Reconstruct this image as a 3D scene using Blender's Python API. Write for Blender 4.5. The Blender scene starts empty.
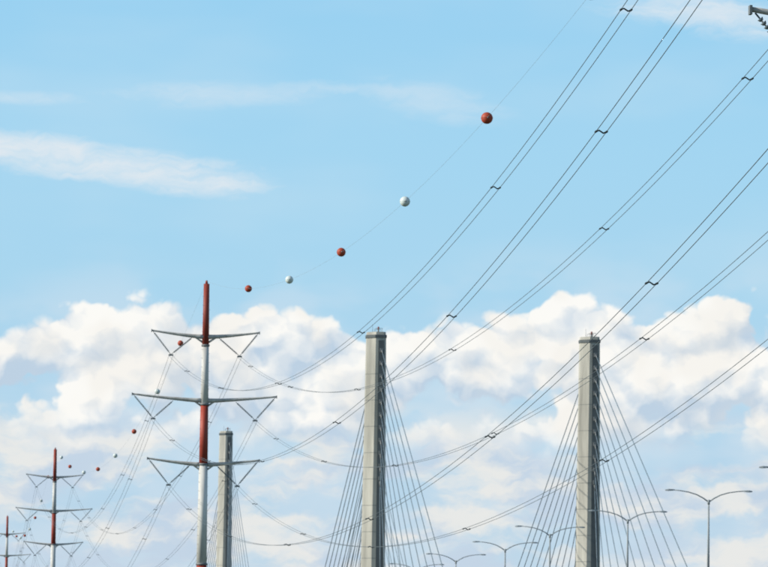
import bpy, math, random
from mathutils import Vector, Quaternion, Matrix
random.seed(4)
scene = bpy.context.scene
scene.view_settings.view_transform = 'Standard'
scene.view_settings.look = 'None'
scene.view_settings.exposure = 0
H = 1.7            # eye height above the ground

# ------------------------------------------------------------------ materials
def new_mat(name, col, rough=0.6, metal=0.0, var=0.12, scale=0.6, streak=False, bump=0.0):
    m = bpy.data.materials.new(name); m.use_nodes = True
    nt = m.node_tree; b = nt.nodes['Principled BSDF']
    tc = nt.nodes.new('ShaderNodeTexCoord')
    mp = nt.nodes.new('ShaderNodeMapping')
    mp.inputs['Scale'].default_value = (1, 1, 0.12) if streak else (1, 1, 1)
    nz = nt.nodes.new('ShaderNodeTexNoise'); nz.inputs['Scale'].default_value = scale
    nz.inputs['Detail'].default_value = 4; nz.inputs['Roughness'].default_value = 0.65
    nt.links.new(tc.outputs['Object'], mp.inputs['Vector'])
    nt.links.new(mp.outputs['Vector'], nz.inputs['Vector'])
    rp = nt.nodes.new('ShaderNodeValToRGB')
    rp.color_ramp.elements[0].position = 0.3; rp.color_ramp.elements[1].position = 0.72
    rp.color_ramp.elements[0].color = tuple(c*(1-var*2) for c in col)+(1,)
    rp.color_ramp.elements[1].color = tuple(min(1, c*(1+var)) for c in col)+(1,)
    nt.links.new(nz.outputs['Fac'], rp.inputs['Fac'])
    nt.links.new(rp.outputs['Color'], b.inputs['Base Color'])
    b.inputs['Roughness'].default_value = rough; b.inputs['Metallic'].default_value = metal
    if bump:
        bp = nt.nodes.new('ShaderNodeBump'); bp.inputs['Strength'].default_value = bump
        nt.links.new(nz.outputs['Fac'], bp.inputs['Height'])
        nt.links.new(bp.outputs['Normal'], b.inputs['Normal'])
    return m

M_RED   = new_mat('aviation_red_paint', (0.34, 0.05, 0.03), 0.6, 0, 0.22, 1.2, True)
M_WHITE = new_mat('white_paint', (0.66, 0.66, 0.64), 0.6, 0, 0.18, 1.2, True)
M_ARM   = new_mat('arm_paint', (0.50, 0.49, 0.46), 0.6, 0, 0.18, 1.5)
M_INS   = new_mat('insulator_glass', (0.12, 0.155, 0.175), 0.35, 0, 0.1, 3)
M_STEEL = new_mat('galvanised_steel', (0.20, 0.22, 0.23), 0.6, 0.2, 0.1, 2)
M_WIRE  = new_mat('conductor_aluminium', (0.11, 0.14, 0.165), 0.7, 0.0, 0.1, 0.2)
M_SPAC  = new_mat('spacer_rubber', (0.035, 0.05, 0.06), 0.7, 0.0, 0.1, 0.2)
M_CONC  = new_mat('concrete', (0.45, 0.445, 0.40), 0.85, 0, 0.2, 0.5, True, 0.1)
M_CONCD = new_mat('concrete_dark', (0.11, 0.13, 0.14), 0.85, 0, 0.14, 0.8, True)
M_STAY  = new_mat('stay_sheath', (0.17, 0.24, 0.295), 0.55, 0.0, 0.08, 0.2)
M_LAMP  = new_mat('lamp_metal', (0.32, 0.36, 0.38), 0.6, 0.0, 0.1, 2)
M_ASPH  = new_mat('asphalt', (0.05, 0.05, 0.052), 0.9, 0, 0.15, 3)
M_LINE  = new_mat('road_marking_paint', (0.75, 0.75, 0.72), 0.7, 0, 0.08, 4)
M_GRASS = new_mat('grass', (0.07, 0.09, 0.035), 0.95, 0, 0.3, 0.05)
M_SAND  = new_mat('sand', (0.30, 0.26, 0.19), 0.95, 0, 0.2, 0.08)
M_WATER = new_mat('water', (0.02, 0.05, 0.06), 0.12, 0, 0.1, 0.3, False, 0.3)
M_BALLR = new_mat('marker_ball_red', (0.42, 0.06, 0.025), 0.6, 0, 0.12, 2)
M_BALLW = new_mat('marker_ball_white', (0.66, 0.74, 0.73), 0.6, 0, 0.08, 2)
M_BEAC  = new_mat('beacon_glass', (0.25, 0.04, 0.03), 0.3, 0, 0.1, 2)

# ------------------------------------------------------------------ mesh builder
class B:
    def __init__(s): s.v=[]; s.f=[]; s.m=[]; s.sm=[]; s.mats=[]
    def mi(s, mat):
        if mat not in s.mats: s.mats.append(mat)
        return s.mats.index(mat)
    def face(s, idx, mat, smooth=False): s.f.append(idx); s.m.append(s.mi(mat)); s.sm.append(smooth)
    def tube(s, pts, rad, n, mat, cap=True, smooth=True):
        pts=[Vector(p) for p in pts]
        if not isinstance(rad,(list,tuple)): rad=[rad]*len(pts)
        base=len(s.v); ref=None
        for i,p in enumerate(pts):
            t=(pts[min(i+1,len(pts)-1)]-pts[max(i-1,0)]).normalized()
            if ref is None:
                ref=Vector((1,0,0)) if abs(t.x)<0.9 else Vector((0,1,0))
            a=(ref-t*ref.dot(t)).normalized(); b=t.cross(a); ref=a
            for k in range(n):
                an=2*math.pi*(k+.5)/n
                s.v.append(p+a*(math.cos(an)*rad[i])+b*(math.sin(an)*rad[i]))
        for i in range(len(pts)-1):
            for k in range(n):
                k2=(k+1)%n
                s.face((base+i*n+k,base+i*n+k2,base+(i+1)*n+k2,base+(i+1)*n+k),mat,smooth)
        if cap:
            s.face(tuple(base+k for k in reversed(range(n))),mat)
            s.face(tuple(base+(len(pts)-1)*n+k for k in range(n)),mat)
    def box(s, c, hx, hy, hz, mat, ax=None):
        X,Y,Z = ax or (Vector((1,0,0)),Vector((0,1,0)),Vector((0,0,1)))
        c=Vector(c); base=len(s.v)
        for i in (-1,1):
            for j in (-1,1):
                for k in (-1,1): s.v.append(c+X*hx*i+Y*hy*j+Z*hz*k)
        for q in ((0,1,3,2),(4,6,7,5),(0,4,5,1),(2,3,7,6),(0,2,6,4),(1,5,7,3)):
            s.face(tuple(base+t for t in q),mat)
    def rings(s, rings, mat, smooth=False, cap=True):
        n=len(rings[0]); base=len(s.v)
        for r in rings:
            for p in r: s.v.append(Vector(p))
        for i in range(len(rings)-1):
            mm = mat[i] if isinstance(mat,list) else mat
            for k in range(n):
                k2=(k+1)%n
                s.face((base+i*n+k,base+i*n+k2,base+(i+1)*n+k2,base+(i+1)*n+k),mm,smooth)
        if cap:
            mm = mat[0] if isinstance(mat,list) else mat
            s.face(tuple(base+k for k in reversed(range(n))),mm)
            s.face(tuple(base+(len(rings)-1)*n+k for k in range(n)),mm)
    def obj(s, name, parent=None, loc=(0,0,0)):
        me=bpy.data.meshes.new(name); L=Vector(loc)
        me.from_pydata([tuple(v-L) for v in s.v],[],s.f)
        for m in s.mats: me.materials.append(m)
        me.polygons.foreach_set('material_index',s.m); me.polygons.foreach_set('use_smooth',s.sm)
        me.update()
        o=bpy.data.objects.new(name,me); scene.collection.objects.link(o)
        o.location=L
        if parent: o.parent=parent
        return o
def empty(name):
    o=bpy.data.objects.new(name,None); scene.collection.objects.link(o); return o
Z=Vector((0,0,1))

# ------------------------------------------------------------------ transmission towers
ul=Vector((-0.1234,0.9924,0)); rl=Vector((0.9924,0.1234,0))
ATT_R=[3.5,5.2,3.5]; TIP=[5.5,7.36,5.7]; INN=[1.35,3.2,1.35]
def tower(pos, top, arms, atts):
    root=empty('transmission_tower'); root.location=(pos[0],pos[1],0)
    P=Vector((pos[0],pos[1],0)); t=top+H
    b=B()
    lev=[t, t-6.3, t-12.3, t-18.4, t-28.5, 0.0]
    r=lambda z: 0.30+(t-z)/t*0.30
    n=16; cols=[M_RED,M_WHITE,M_RED,M_WHITE,M_RED]
    for i in range(5):
        z1,z0=lev[i],lev[i+1]
        b.tube([P+Z*z0,P+Z*z1],[r(z0),r(z1)],n,cols[i])
        if i<4:
            b.tube([P+Z*(z0-.1),P+Z*(z0+.1)],[r(z0)+.07]*2,n,M_STEEL)
    b.tube([P+Z*t,P+Z*(t+.35)],[.16,.10],8,M_RED)
    b.tube([P+Z*0,P+Z*.3],[1.0,1.0],n,M_CONC)
    b.obj('pole',root)
    b=B(); z=3.0; k=0
    while z<t-1:
        d=rl*(1 if k%2 else -1)
        q=P+Z*z+ (-ul)*(r(z)*.6)+d*(r(z)*.75)
        b.tube([q,q+d*.18],.014,4,M_STEEL,False); z+=.45; k+=1
    b.obj('climbing_steps',root)
    for a in range(3):
        za=arms[a]+H; zt=atts[a]+H
        for sgn in (-1,1):
            b=B()
            R=TIP[a]; pts=[]; rr=[]
            for q in (0,.08,.2,.4,.6,.8,.93,1):
                pts.append(P+rl*(sgn*(r(za)*.6+(R-r(za)*.6)*q))+Z*(za-.42+.55*q**1.4)); rr.append(.25-.17*q**.7)
            b.tube(pts,rr,10,M_ARM)
            b.tube([P+rl*sgn*.25+Z*(za-1.0),P+rl*sgn*1.1+Z*(za-.46)],[.12,.07],6,M_ARM)
            b.box(P+rl*sgn*(R+.0)+Z*(za+.1),.04,.12,.14,M_STEEL,(rl,ul,Z))
            b.obj('cross_arm',root)
            b=B()
            A=P+rl*sgn*(R-.15)+Z*(za+.02); C=P+rl*sgn*INN[a]+Z*(za-.5); D=P+rl*sgn*ATT_R[a]+Z*zt
            for S in (A,C):
                b.tube([S,D],.03,5,M_INS)
                L=(D-S).length; nd=int((L-.5)/.15)
                dd=(D-S).normalized()
                for q in range(nd):
                    c=S+dd*(.28+q*.15)
                    b.tube([c-dd*.05,c+dd*.04],[.105,.06],8,M_INS)
            b.box(D-Z*.05,.24,.05,.08,M_STEEL,(rl,ul,Z))
            b.obj('insulator_string',root)
    for c in root.children: c.location=Vector((-P.x,-P.y,0))
    return root
ARM=[30.9,24.4,17.9]; ATT=[28.6,22.1,15.4]
TW=[ (Vector((57.0,-200,0)),35.9,ARM,ATT),
     (Vector((16.75,120,0)),35.0,[31.3,25.3,19.25],[29.0,23.0,16.9]),
     (Vector((-18.08,400,0)),35.9,ARM,ATT),
     (Vector((-63.2,763,0)),35.9,ARM,ATT),
     (Vector((-113.7,1202,0)),35.9,ARM,ATT),
     (Vector((-160.0,1600,0)),35.9,ARM,ATT)]
for p,t,a,at in TW: tower(p,t,a,at)

def span(A,Bp,sag,n=64):
    return [A.lerp(Bp,i/n)-Z*(4*sag*(i/n)*(1-i/n)) for i in range(n+1)]
SAGS=[[10,10,9.5],[10.5,10,9.5],[13,13,12.6],[14,14,14],[13,13,13]]
SP1=[ (0.115,.232,.42,.60,.78,.92), (0.10,.24,.41,.58,.75,.9), (0.095,.235,.40,.57,.74,.9)]
SP2=(.1,.22,.34,.46,.58,.7,.82,.93)
for a in range(3):
    for sgn in (-1,1):
        b=B()
        for off in (-.2,.2):
            pts=[]
            for i in range(len(TW)-1):
                A=TW[i][0]+rl*(sgn*ATT_R[a]+off)+Z*(TW[i][3][a]+H-.12)
                C=TW[i+1][0]+rl*(sgn*ATT_R[a]+off)+Z*(TW[i+1][3][a]+H-.12)
                sp=span(A,C,SAGS[i][a])
                pts+=sp if i==0 else sp[1:]
            b.tube(pts,.0145,6,M_WIRE)
        for i in range(1,len(TW)-1):
            A=TW[i][0]+rl*(sgn*ATT_R[a])+Z*(TW[i][3][a]+H-.12)
            C=TW[i+1][0]+rl*(sgn*ATT_R[a])+Z*(TW[i+1][3][a]+H-.12)
            ts = SP1[a] if i==1 else SP2
            for t in ts:
                if i==1: t += {(0,1):.035,(1,1):.02,(2,1):.03}.get((a,sgn),0)
                c=A.lerp(C,t)-Z*(4*SAGS[i][a]*t*(1-t))
                b.tube([c-rl*.23,c-rl*.08+Z*.05,c+rl*.08-Z*.05,c+rl*.23],.032,6,M_SPAC)
                for q in (-.2,.2):
                    b.tube([c+rl*q-ul*.12,c+rl*q+ul*.12],.045,6,M_SPAC)
        b.obj('power_line')
b=B(); pts=[]
GS=[9,8.5,10.9,11.5,11]
for i in range(len(TW)-1):
    A=TW[i][0]+Z*(TW[i][1]+H+.3); C=TW[i+1][0]+Z*(TW[i+1][1]+H+.3)
    sp=span(A,C,GS[i]); pts+=sp if i==0 else sp[1:]
b.tube(pts,.0055,5,M_LAMP); b.obj('ground_wire')
def ball(c,mat,d):
    b=B(); R=.32; n=24; rg=[]
    for i in range(0,15):
        th=math.pi*(i+.02)/14.04
        rg.append([c+d*(-R*math.cos(th))+ (rl*math.cos(2*math.pi*k/n)+Z*math.sin(2*math.pi*k/n))*(R*math.sin(th)) for k in range(n)])
    b.rings(rg,mat,True)
    hx=[c+(d*math.cos(2*math.pi*k/32)+rl*math.sin(2*math.pi*k/32))*(R+.003) for k in range(33)]
    b.tube(hx,.012,5,mat,False)
    for s in (-1,1): b.tube([c+d*s*(R-.03),c+d*s*(R+.12)],[.05,.03],8,M_STEEL)
    b.obj('aerial_marker_ball',None,c)
def balls(i,ys,cols):
    A=TW[i][0]+Z*(TW[i][1]+H+.3); C=TW[i+1][0]+Z*(TW[i+1][1]+H+.3)
    for y,cc in zip(ys,cols):
        t=(y-A.y)/(C.y-A.y); c=A.lerp(C,t)-Z*(4*GS[i]*t*(1-t))
        ball(c, M_BALLR if cc=='r' else M_BALLW, (C-A).normalized())
balls(1,[145,179.5,211,244.7,279.4,316,352.5],'wrrwrwr')
balls(2,[435,471.6,515.6,558,604,648,699,735],'rwrwrwrw')
balls(3,[805,850,895,940,985,1030,1075,1120],'rwrwrwrw')

# ------------------------------------------------------------------ road, bridge
ub=Vector((-0.1155,0.9933,0)); rb=Vector((0.9933,0.1155,0))
def cx(y): return 85.3-0.1162*y
PRF=[(-600,-1.55),(60,-1.5),(240,2.6),(340,5.3),(428,6.0),(630,4.1),(900,3.9),(1040,3.2),(1320,-1.5),(4000,-1.55)]
def dz(y):
    for (y0,a),(y1,c) in zip(PRF,PRF[1:]):
        if y0<=y<=y1:
            t=(y-y0)/(y1-y0); t=t*t*(3-2*t) if a!=c else t
            return a+(c-a)*t
    return -1.55
YS=[-600,-300,-100,60]+list(range(80,1340,20))+[1500,2000,3000]
HW=15.2
def strip(b,x0,x1,z0,z1,ys,mat,lift=0):
    base=len(b.v)
    for y in ys:
        c=Vector((cx(y),y,dz(y)+H))
        b.v.append(c+rb*x0+Z*(z0+lift)); b.v.append(c+rb*x1+Z*(z1+lift))
    for i in range(len(ys)-1): b.face((base+2*i,base+2*i+1,base+2*i+3,base+2*i+2),mat)
road=empty('road')
b=B(); strip(b,-HW,HW,0,0,YS,M_ASPH); b.obj('road_surface',road)
b=B()
for x in (-12.6,-1.6,1.6,12.6): strip(b,x-.07,x+.07,.004,.004,YS,M_LINE)
y=60
while y<1330:
    for x in (-8.9,-5.3,5.3,8.9): strip(b,x-.07,x+.07,.004,.004,[y,y+3],M_LINE)
    y+=12
b.obj('lane_markings',road)
b=B()
def barrier(b,x,ys,h=.95):
    prof=[(-.22,.01),(-.22,.2),(-.1,.4),(-.08,h),(.08,h),(.1,.4),(.22,.2),(.22,.01)]
    rg=[]
    for y in ys:
        c=Vector((cx(y),y,dz(y)+H)); rg.append([c+rb*(x+p)+Z*q for p,q in prof])
    b.rings(rg,M_CONC)
YB=[y for y in YS if 60<=y<=1320]
for x in (-14.7,0.0,14.7): barrier(b,x,YB,.85)
b.obj('crash_barrier',road)
emb=B()
for ys in ([y for y in YS if 60<=y<=480],[y for y in YS if 1020<=y<=1320]):
    for s in (-1,1):
        base=len(emb.v)
        for y in ys:
            c=Vector((cx(y),y,0)); h=max(0.02,dz(y)+H-.03)
            emb.v.append(c+rb*s*(HW+.8)+Z*h); emb.v.append(c+rb*s*(HW+.8+h*2.2)+Z*.01)
            emb.v.append(c+rb*s*(HW-.1)+Z*h)
        for i in range(len(ys)-1):
            emb.face((base+3*i,base+3*i+1,base+3*i+4,base+3*i+3),M_GRASS)
            emb.face((base+3*i,base+3*i+2,base+3*i+5,base+3*i+3),M_GRASS)
for yy in (480,1020):
    c=Vector((cx(yy),yy,0)); h=dz(yy)+H-.03; k=len(emb.v)
    emb.v+= [c-rb*(HW+.8)+Z*h,c+rb*(HW+.8)+Z*h,c+rb*(HW+.8+h*2.2)+Z*.01,c-rb*(HW+.8+h*2.2)+Z*.01]
    emb.face((k,k+1,k+2,k+3),M_CONC)
emb.obj('embankment')

bridge=empty('cable_stayed_bridge')
YD=[y for y in YS if 480<=y<=1020]
b=B()
rg=[]
for y in YD:
    c=Vector((cx(y),y,dz(y)+H))
    rg.append([c+rb*p+Z*q for p,q in ((-17.2,-.02),(-17.2,-1.1),(-14.2,-1.7),(14.2,-1.7),(17.2,-1.1),(17.2,-.02))])
b.rings(rg,M_CONC); b.obj('deck_girder',bridge)
b=B()
for y in range(500,1010,30):
    if 605<y<890: continue
    for x in (-9,9):
        c=Vector((cx(y),y,0))+rb*x
        b.tube([c,c+Z*(dz(y)+H-1.72)],.8,14,M_CONC)
    c=Vector((cx(y),y,dz(y)+H-2.3)); b.box(c,13,1,.57,M_CONC,(rb,ub,Z))
b.obj('piers',bridge)
TOPZ=46.75+H
def pylon(P):
    b=B()
    def ring(z,wx,wy,g=0.0):
        a=1.25; e=1.25; c=.3      # wide splay on the left edges, shaped to catch the sun, small chamfers elsewhere
        p=[(-wx,-wy+e),(-wx+a,-wy),(wx-c,-wy),(wx,-wy+c),(wx,wy-c),(wx-c,wy),(-wx+a,wy),(-wx,wy-e)]
        return [P+rb*x+ub*y+Z*z for x,y in p]
    w0,w1=1.78,1.42
    W=lambda z: w0+(w1-w0)*z/TOPZ
    rg=[]
    for z in [0,12,20,30,40,TOPZ-.9]:
        w=W(z); rg.append(ring(z,w,w*1.3))
    b.rings(rg,M_CONC)
    b.rings([ring(TOPZ-.9,w1+.10,w1*1.3+.10),ring(TOPZ-.45,w1+.10,w1*1.3+.10)],M_CONCD)
    b.rings([ring(TOPZ-.45,w1-.03,w1*1.3-.03),ring(TOPZ,w1-.06,w1*1.3-.06)],M_CONC)
    for z in range(14,46,4):
        w=W(z)+.006
        b.rings([ring(z,w,w*1.3),ring(z+.05,w,w*1.3)],M_CONCD)
    b.obj('tower_shaft',bridge)
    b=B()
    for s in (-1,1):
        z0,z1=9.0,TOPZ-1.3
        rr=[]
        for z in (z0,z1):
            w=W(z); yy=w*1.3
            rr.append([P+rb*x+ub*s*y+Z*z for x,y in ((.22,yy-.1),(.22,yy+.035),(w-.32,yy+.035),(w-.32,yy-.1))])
        b.rings(rr,M_CONCD)  # dark strip along the anchorage face; shade put into its colour
    b.obj('anchorage_shade_panel',bridge)
    b=B()
    for x in (-.1,.4,.9):
        for y in (-.9,1.0):
            b.tube([P+rb*x+ub*y+Z*TOPZ,P+rb*x+ub*y+Z*(TOPZ+.6)],.03,5,M_STEEL)
    for y in (-.9,1.0): b.tube([P-rb*.1+ub*y+Z*(TOPZ+.6),P+rb*.9+ub*y+Z*(TOPZ+.6)],.03,5,M_STEEL)
    b.tube([P+rb*.4+Z*TOPZ,P+rb*.4+Z*(TOPZ+.5)],.14,8,M_STEEL)
    b.tube([P+rb*.4+Z*(TOPZ+.5),P+rb*.4+Z*(TOPZ+.9)],[.18,.12],10,M_BEAC)
    b.tube([P-rb*.5+Z*TOPZ,P-rb*.5+Z*(TOPZ+1.3)],[.035,.02],5,M_STEEL)
    b.obj('tower_top_equipment',bridge)
    b=B(); an=B(); ox=.72
    for s in (-1,1):
        for i in range(11):
            za=TOPZ-2.7-i*1.95
            w=W(za)
            f=(91-i*8.0)
            q=P+ub*s*f; D=Vector((q.x,q.y,dz(q.y)+H-.3))
            S=P+rb*ox+ub*s*(w*1.3-.1)+Z*za
            b.tube([S,D],.064,6,M_STAY)
            an.box(P+ub*s*(w*1.3+.16)+rb*ox+Z*(za-.15),.24,.18,.3,M_STEEL,(rb,ub,Z))
            d=(D-S).normalized()
            an.tube([S+d*.3,S+d*1.6],[.12,.09],8,M_STEEL)
            an.tube([D-d*2.4,D],[.12,.2],8,M_STEEL)
    b.obj('stay_cables',bridge); an.obj('cable_anchors',bridge)
    b=B(); b.box(P+Z*.6,3.2,4.2,.6,M_CONC,(rb,ub,Z)); b.obj('tower_footing',bridge)
N1=Vector((-1.15,600,0))
for P in (N1,N1+rb*33,N1+ub*297,N1+ub*297+rb*33): pylon(P)
# ------------------------------------------------------------------ street lamps (in the median)
def lamp(y,ztop):
    c=Vector((cx(y),y,dz(y)+H+.01)); b=B(); zt=ztop+H
    k=zt-1.35
    b.tube([c,c+Z*1.0],[.26,.24],10,M_CONC)
    b.tube([c+Z*1.0,Vector((c.x,c.y,k+.1))],[.15,.09],10,M_LAMP)
    b.tube([Vector((c.x,c.y,k-.25)),Vector((c.x,c.y,k+.25))],[.14,.14],10,M_LAMP)
    T=Vector((c.x,c.y,k))
    for s in (-1,1):
        pts=[T+rb*s*x+Z*z for x,z in ((0,0),(.6,.42),(1.3,.78),(2.2,1.05),(3.2,1.2),(3.9,1.25))]
        b.tube(pts,[.08,.075,.065,.06,.055,.05],8,M_LAMP)
        hd=T+rb*s*4.3+Z*1.25
        sec=[]
        for x,w,h0,h1 in ((-.55,.07,-.05,.05),(-.25,.17,-.09,.08),(.15,.2,-.12,.09),(.5,.12,-.09,.03)):
            q=hd+rb*s*x
            sec.append([q+ub*-w+Z*h0,q+ub*w+Z*h0,q+ub*w*.8+Z*h1,q-ub*w*.8+Z*h1])
        b.rings(sec,M_LAMP)
    b.obj('street_lamp',None,c)
for y,zt in ((280,17.0),(330,17.3),(380,17.2),(428,16.75),(477,16.05),(536,15.75),(577,14.6),(630,13.9),(680,13.2),(735,12.8),(790,12.8),(845,12.8)): lamp(y,zt)

# ------------------------------------------------------------------ ground and water
def sheet(name,x0,x1,y0,y1,z,mat):
    b=B(); b.v=[Vector((x0,y0,z)),Vector((x1,y0,z)),Vector((x1,y1,z)),Vector((x0,y1,z))]; b.face((0,1,2,3),mat); return b.obj(name)
sheet('ground',-9000,9000,-3000,14000,0,M_GRASS)
sheet('beach',-9000,9000,605,895,.004,M_SAND)
sheet('water',-9000,9000,622,878,.008,M_WATER)

# ------------------------------------------------------------------ light
sd=Vector((-0.86,-0.18,0.45)).normalized()
L=bpy.data.lights.new('sun','SUN'); L.energy=4.8; L.angle=math.radians(.5); L.color=(1,.93,.80)
lo=bpy.data.objects.new('sun',L); scene.collection.objects.link(lo)
lo.rotation_euler=sd.to_track_quat('Z','Y').to_euler(); lo.location=(-50,-50,80)

# ------------------------------------------------------------------ sky with procedural clouds
w=bpy.data.worlds.new('World'); scene.world=w; w.use_nodes=True
try:
    w.cycles.sampling_method='MANUAL'; w.cycles.sample_map_resolution=256
except Exception: pass
nt=w.node_tree; nt.nodes.clear()
N=nt.nodes.new; LK=nt.links.new
def setin(sock,v):
    if hasattr(v,'is_output'): LK(v,sock)
    elif v is not None: sock.default_value=v
def Mt(op,a,b=None,c=None,clamp=False):
    n=N('ShaderNodeMath'); n.operation=op; n.use_clamp=clamp
    setin(n.inputs[0],a)
    if b is not None: setin(n.inputs[1],b)
    if c is not None: setin(n.inputs[2],c)
    return n.outputs[0]
def ss(v,lo,hi):
    n=N('ShaderNodeMapRange'); n.interpolation_type='SMOOTHSTEP'
    setin(n.inputs['Value'],v); n.inputs['From Min'].default_value=lo; n.inputs['From Max'].default_value=hi
    return n.outputs['Result']
def comb(x,y,z=0.0):
    n=N('ShaderNodeCombineXYZ'); setin(n.inputs[0],x); setin(n.inputs[1],y); setin(n.inputs[2],z); return n.outputs[0]
def noise(x,y,scale,det=4,rough=.55,dist=0.0,seed=0.0):
    n=N('ShaderNodeTexNoise'); n.noise_dimensions='2D'
    v=comb(Mt('ADD',x,seed*3.7),Mt('ADD',y,seed*1.9))
    LK(v,n.inputs['Vector']); n.inputs['Scale'].default_value=scale
    n.inputs['Detail'].default_value=det; n.inputs['Roughness'].default_value=rough; n.inputs['Distortion'].default_value=dist
    return n.outputs['Fac']
def mix(f,a,b):
    n=N('ShaderNodeMix'); n.data_type='RGBA'; setin(n.inputs[0],f)
    setin(n.inputs[6],a if not isinstance(a,tuple) else a+(1,)); setin(n.inputs[7],b if not isinstance(b,tuple) else b+(1,))
    return n.outputs[2]
def ramp(f,stops,interp='EASE'):
    n=N('ShaderNodeValToRGB'); setin(n.inputs[0],f); cr=n.color_ramp; cr.interpolation=interp
    while len(cr.elements)<len(stops): cr.elements.new(.5)
    for e,(p,v) in zip(cr.elements,stops):
        e.position=p; e.color=(v,v,v,1) if not isinstance(v,tuple) else v+(1,)
    return n.outputs[0]
def lin(*c): return tuple(((x/255+.055)/1.055)**2.4 if x>10 else x/255/12.92 for x in c)
tc=N('ShaderNodeTexCoord'); sep=N('ShaderNodeSeparateXYZ'); LK(tc.outputs['Generated'],sep.inputs[0])
X,Y_,Zc=sep.outputs
U=Mt('MULTIPLY',Mt('ARCTAN2',X,Y_),39.4)     # azimuth, 1.454 degree units
V=Mt('MULTIPLY',Mt('ARCSINE',Zc),39.4)       # elevation, same units
sky=N('ShaderNodeTexSky'); sky.sky_type='NISHITA'; sky.sun_disc=False
sky.sun_elevation=math.asin(sd.z); sky.sun_rotation=math.atan2(sd.x,sd.y)
sky.air_density=1.0; sky.dust_density=0.6; sky.ozone_density=1.5
def s10(c):
    n=N('ShaderNodeVectorMath'); n.operation='SCALE'; LK(c,n.inputs[0]); n.inputs['Scale'].default_value=10.0; return n.outputs[0]
def c10(*c): return tuple(10*x for x in lin(*c))
grad=ramp(Mt('DIVIDE',V,8.0),[(0.0,lin(190,213,230)),(.25,lin(180,213,235)),(.45,lin(169,214,239)),(.62,lin(163,213,241)),(.82,lin(152,208,241))],interp='LINEAR')
low=ss(V,20.0,9.0)
base=mix(low,sky.outputs[0],s10(grad))
def topcurve(u):
    f=Mt('MULTIPLY_ADD',u,1/9.0,.5)
    px=[-60,0,40,75,120,150,190,240,290,330,370,410,450,490,560,620,680,730,800]
    py=[330,336,322,304,298,314,328,312,304,320,332,322,310,298,292,303,309,304,300]
    st=[]
    for a,c in zip(px,py):
        u0=(a-384)/100; st.append(((u0/9.0+.5),(6.31-c/100+.014*u0)/5))
    return Mt('MULTIPLY',ramp(f,st,interp='LINEAR'),5.0)
wx=Mt('MULTIPLY',Mt('SUBTRACT',noise(U,V,3.2,3,.55,0,5),.5),.22)
wy=Mt('MULTIPLY',Mt('SUBTRACT',noise(U,V,3.2,3,.55,0,9),.5),.22)
UW=Mt('ADD',U,wx); VW=Mt('ADD',V,wy)
def dens(du,dv):
    u=Mt('ADD',UW,du); v=Mt('MULTIPLY',Mt('ADD',VW,dv),1.25)
    n1=noise(u,v,.8,3,.5,0,2)
    tot=Mt('MULTIPLY',Mt('SUBTRACT',n1,.5),1.9)
    for sc,am in ((1.35,.95),(3.1,.42),(7.0,.18)):
        n=N('ShaderNodeTexVoronoi'); n.voronoi_dimensions='2D'; n.feature='SMOOTH_F1' if sc<2 else 'F1'
        if sc<2: n.inputs['Smoothness'].default_value=.22
        LK(comb(Mt('ADD',u,sc*2.3),v),n.inputs['Vector']); n.inputs['Scale'].default_value=sc
        d=n.outputs['Distance']
        tot=Mt('ADD',tot,Mt('MULTIPLY',Mt('SUBTRACT',.25,Mt('MULTIPLY',d,d)),am))
    return tot
q0=dens(0,0); q1=dens(-.07,.15)
top=topcurve(U)
edge=Mt('ADD',Mt('SUBTRACT',top,V),Mt('MULTIPLY',Mt('SUBTRACT',q0,.0),.55))
aTop=ss(edge,-.02,.10)
cover=ss(Mt('ADD',q0,Mt('MULTIPLY',ss(V,2.1,2.9),.42)),-.30,-.06)
aBot=ss(Mt('ADD',V,Mt('MULTIPLY',q0,.3)),1.85,2.3)
aC=Mt('MULTIPLY',Mt('MULTIPLY',aTop,cover),aBot)
rel=Mt('SUBTRACT',q0,q1)
hl=Mt('MULTIPLY',Mt('SUBTRACT',ss(V,1.8,3.2),.5),.55)
shade=Mt('ADD',Mt('ADD',Mt('MULTIPLY',rel,1.7),.54),hl)
shade=Mt('ADD',shade,Mt('MULTIPLY',Mt('SUBTRACT',noise(U,V,.9,2,.5,0,6),.5),1.0),clamp=True)
cumcol=mix(shade,lin(190,209,227),lin(254,252,247))
cumcol=mix(Mt('MULTIPLY',ss(noise(U,V,1.4,2,.5,0,4),.42,.65),.35),cumcol,lin(238,232,223))
nl=noise(Mt('MULTIPLY',U,.55),Mt('MULTIPLY',VW,1.7),1.3,5,.52,.0,7)
aL=Mt('MULTIPLY',ss(nl,.38,.58),ss(V,2.5,1.9))
lowcol=mix(ss(noise(Mt('MULTIPLY',UW,.7),Mt('MULTIPLY',VW,1.8),1.5,4,.52,0,3),.36,.60),lin(196,212,229),lin(238,236,231))
veil=Mt('MULTIPLY',ss(Mt('SUBTRACT',V,top),.8,-.1),ss(noise(U,Mt('MULTIPLY',V,2.0),.8,3,.5,0,8),.35,.65))
wn=noise(Mt('MULTIPLY',UW,.4),Mt('MULTIPLY',VW,2.6),1.5,6,.58,.0,11)
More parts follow.
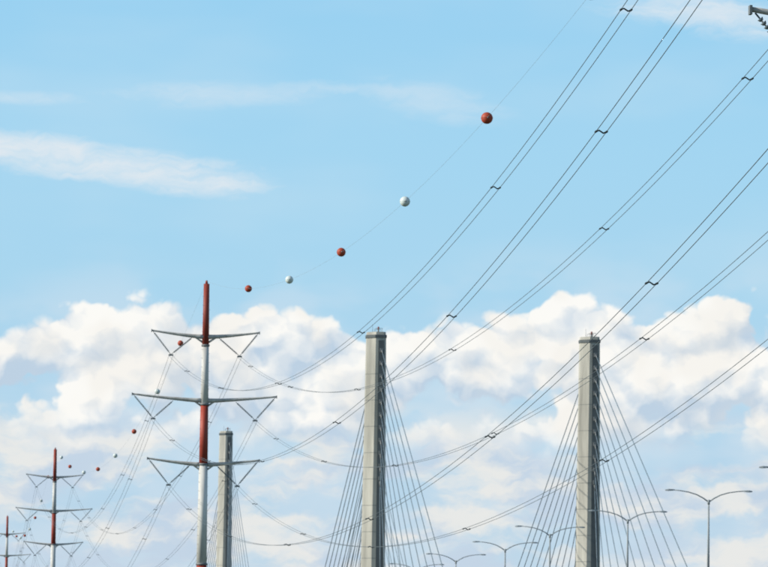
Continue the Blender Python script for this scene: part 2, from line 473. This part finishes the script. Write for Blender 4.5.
def wisp(px,py,hw,hh,tilt,amt):
    cu=(px-384)/100; cv=6.40-py/100+.014*cu
    a=Mt('SUBTRACT',U,cu); c=Mt('ADD',Mt('SUBTRACT',V,cv),Mt('MULTIPLY',a,tilt))
    a=Mt('DIVIDE',a,hw); c=Mt('DIVIDE',c,hh)
    r2=Mt('ADD',Mt('MULTIPLY',a,a),Mt('MULTIPLY',c,c))
    return Mt('MULTIPLY',ss(Mt('ADD',r2,Mt('MULTIPLY',Mt('SUBTRACT',wn,.5),-3.2)),1.5,-.7),amt)
ws=[wisp(80,163,1.7,.2,.11,1.15),wisp(200,179,.8,.19,.04,1.1),wisp(30,155,.7,.12,.05,.5),wisp(230,95,1.3,.14,-.06,.5),wisp(20,101,.6,.07,.0,.5),
    wisp(430,102,.8,.18,.16,.42),wisp(700,14,1.0,.24,.08,1.0)]
wa=ws[0]
for x in ws[1:]: wa=Mt('MAXIMUM',wa,x)
col=mix(Mt('MINIMUM',wa,1.0),base,c10(224,233,240))
col=mix(Mt('MULTIPLY',ss(noise(Mt('MULTIPLY',U,.4),Mt('MULTIPLY',V,1.2),.7,3,.5,0,14),.38,.75),.22),col,c10(206,228,240))
col=mix(Mt('MULTIPLY',veil,.4),col,c10(216,228,238))
col=mix(Mt('MULTIPLY',aL,.85),col,s10(lowcol))
col=mix(Mt('MULTIPLY',aC,.96),col,s10(cumcol))
bg=N('ShaderNodeBackground'); LK(col,bg.inputs['Color']); bg.inputs['Strength'].default_value=.1
out=N('ShaderNodeOutputWorld'); LK(bg.outputs[0],out.inputs['Surface'])

# ------------------------------------------------------------------ camera
cam=bpy.data.cameras.new('camera'); co=bpy.data.objects.new('camera',cam); scene.collection.objects.link(co)
cam.sensor_width=36; cam.lens=3940/768*36; cam.clip_end=40000; cam.clip_start=.5
cam.dof.use_dof=True; cam.dof.focus_distance=60; cam.dof.aperture_fstop=8.5
co.location=(0,0,H)
pitch=math.atan(356.5/3940)
fwd=Vector((0,math.cos(pitch),math.sin(pitch)))
q=fwd.to_track_quat('-Z','Y')
q=q@Quaternion((0,0,1),math.radians(.8))
co.rotation_mode='QUATERNION'; co.rotation_quaternion=q
scene.camera=co
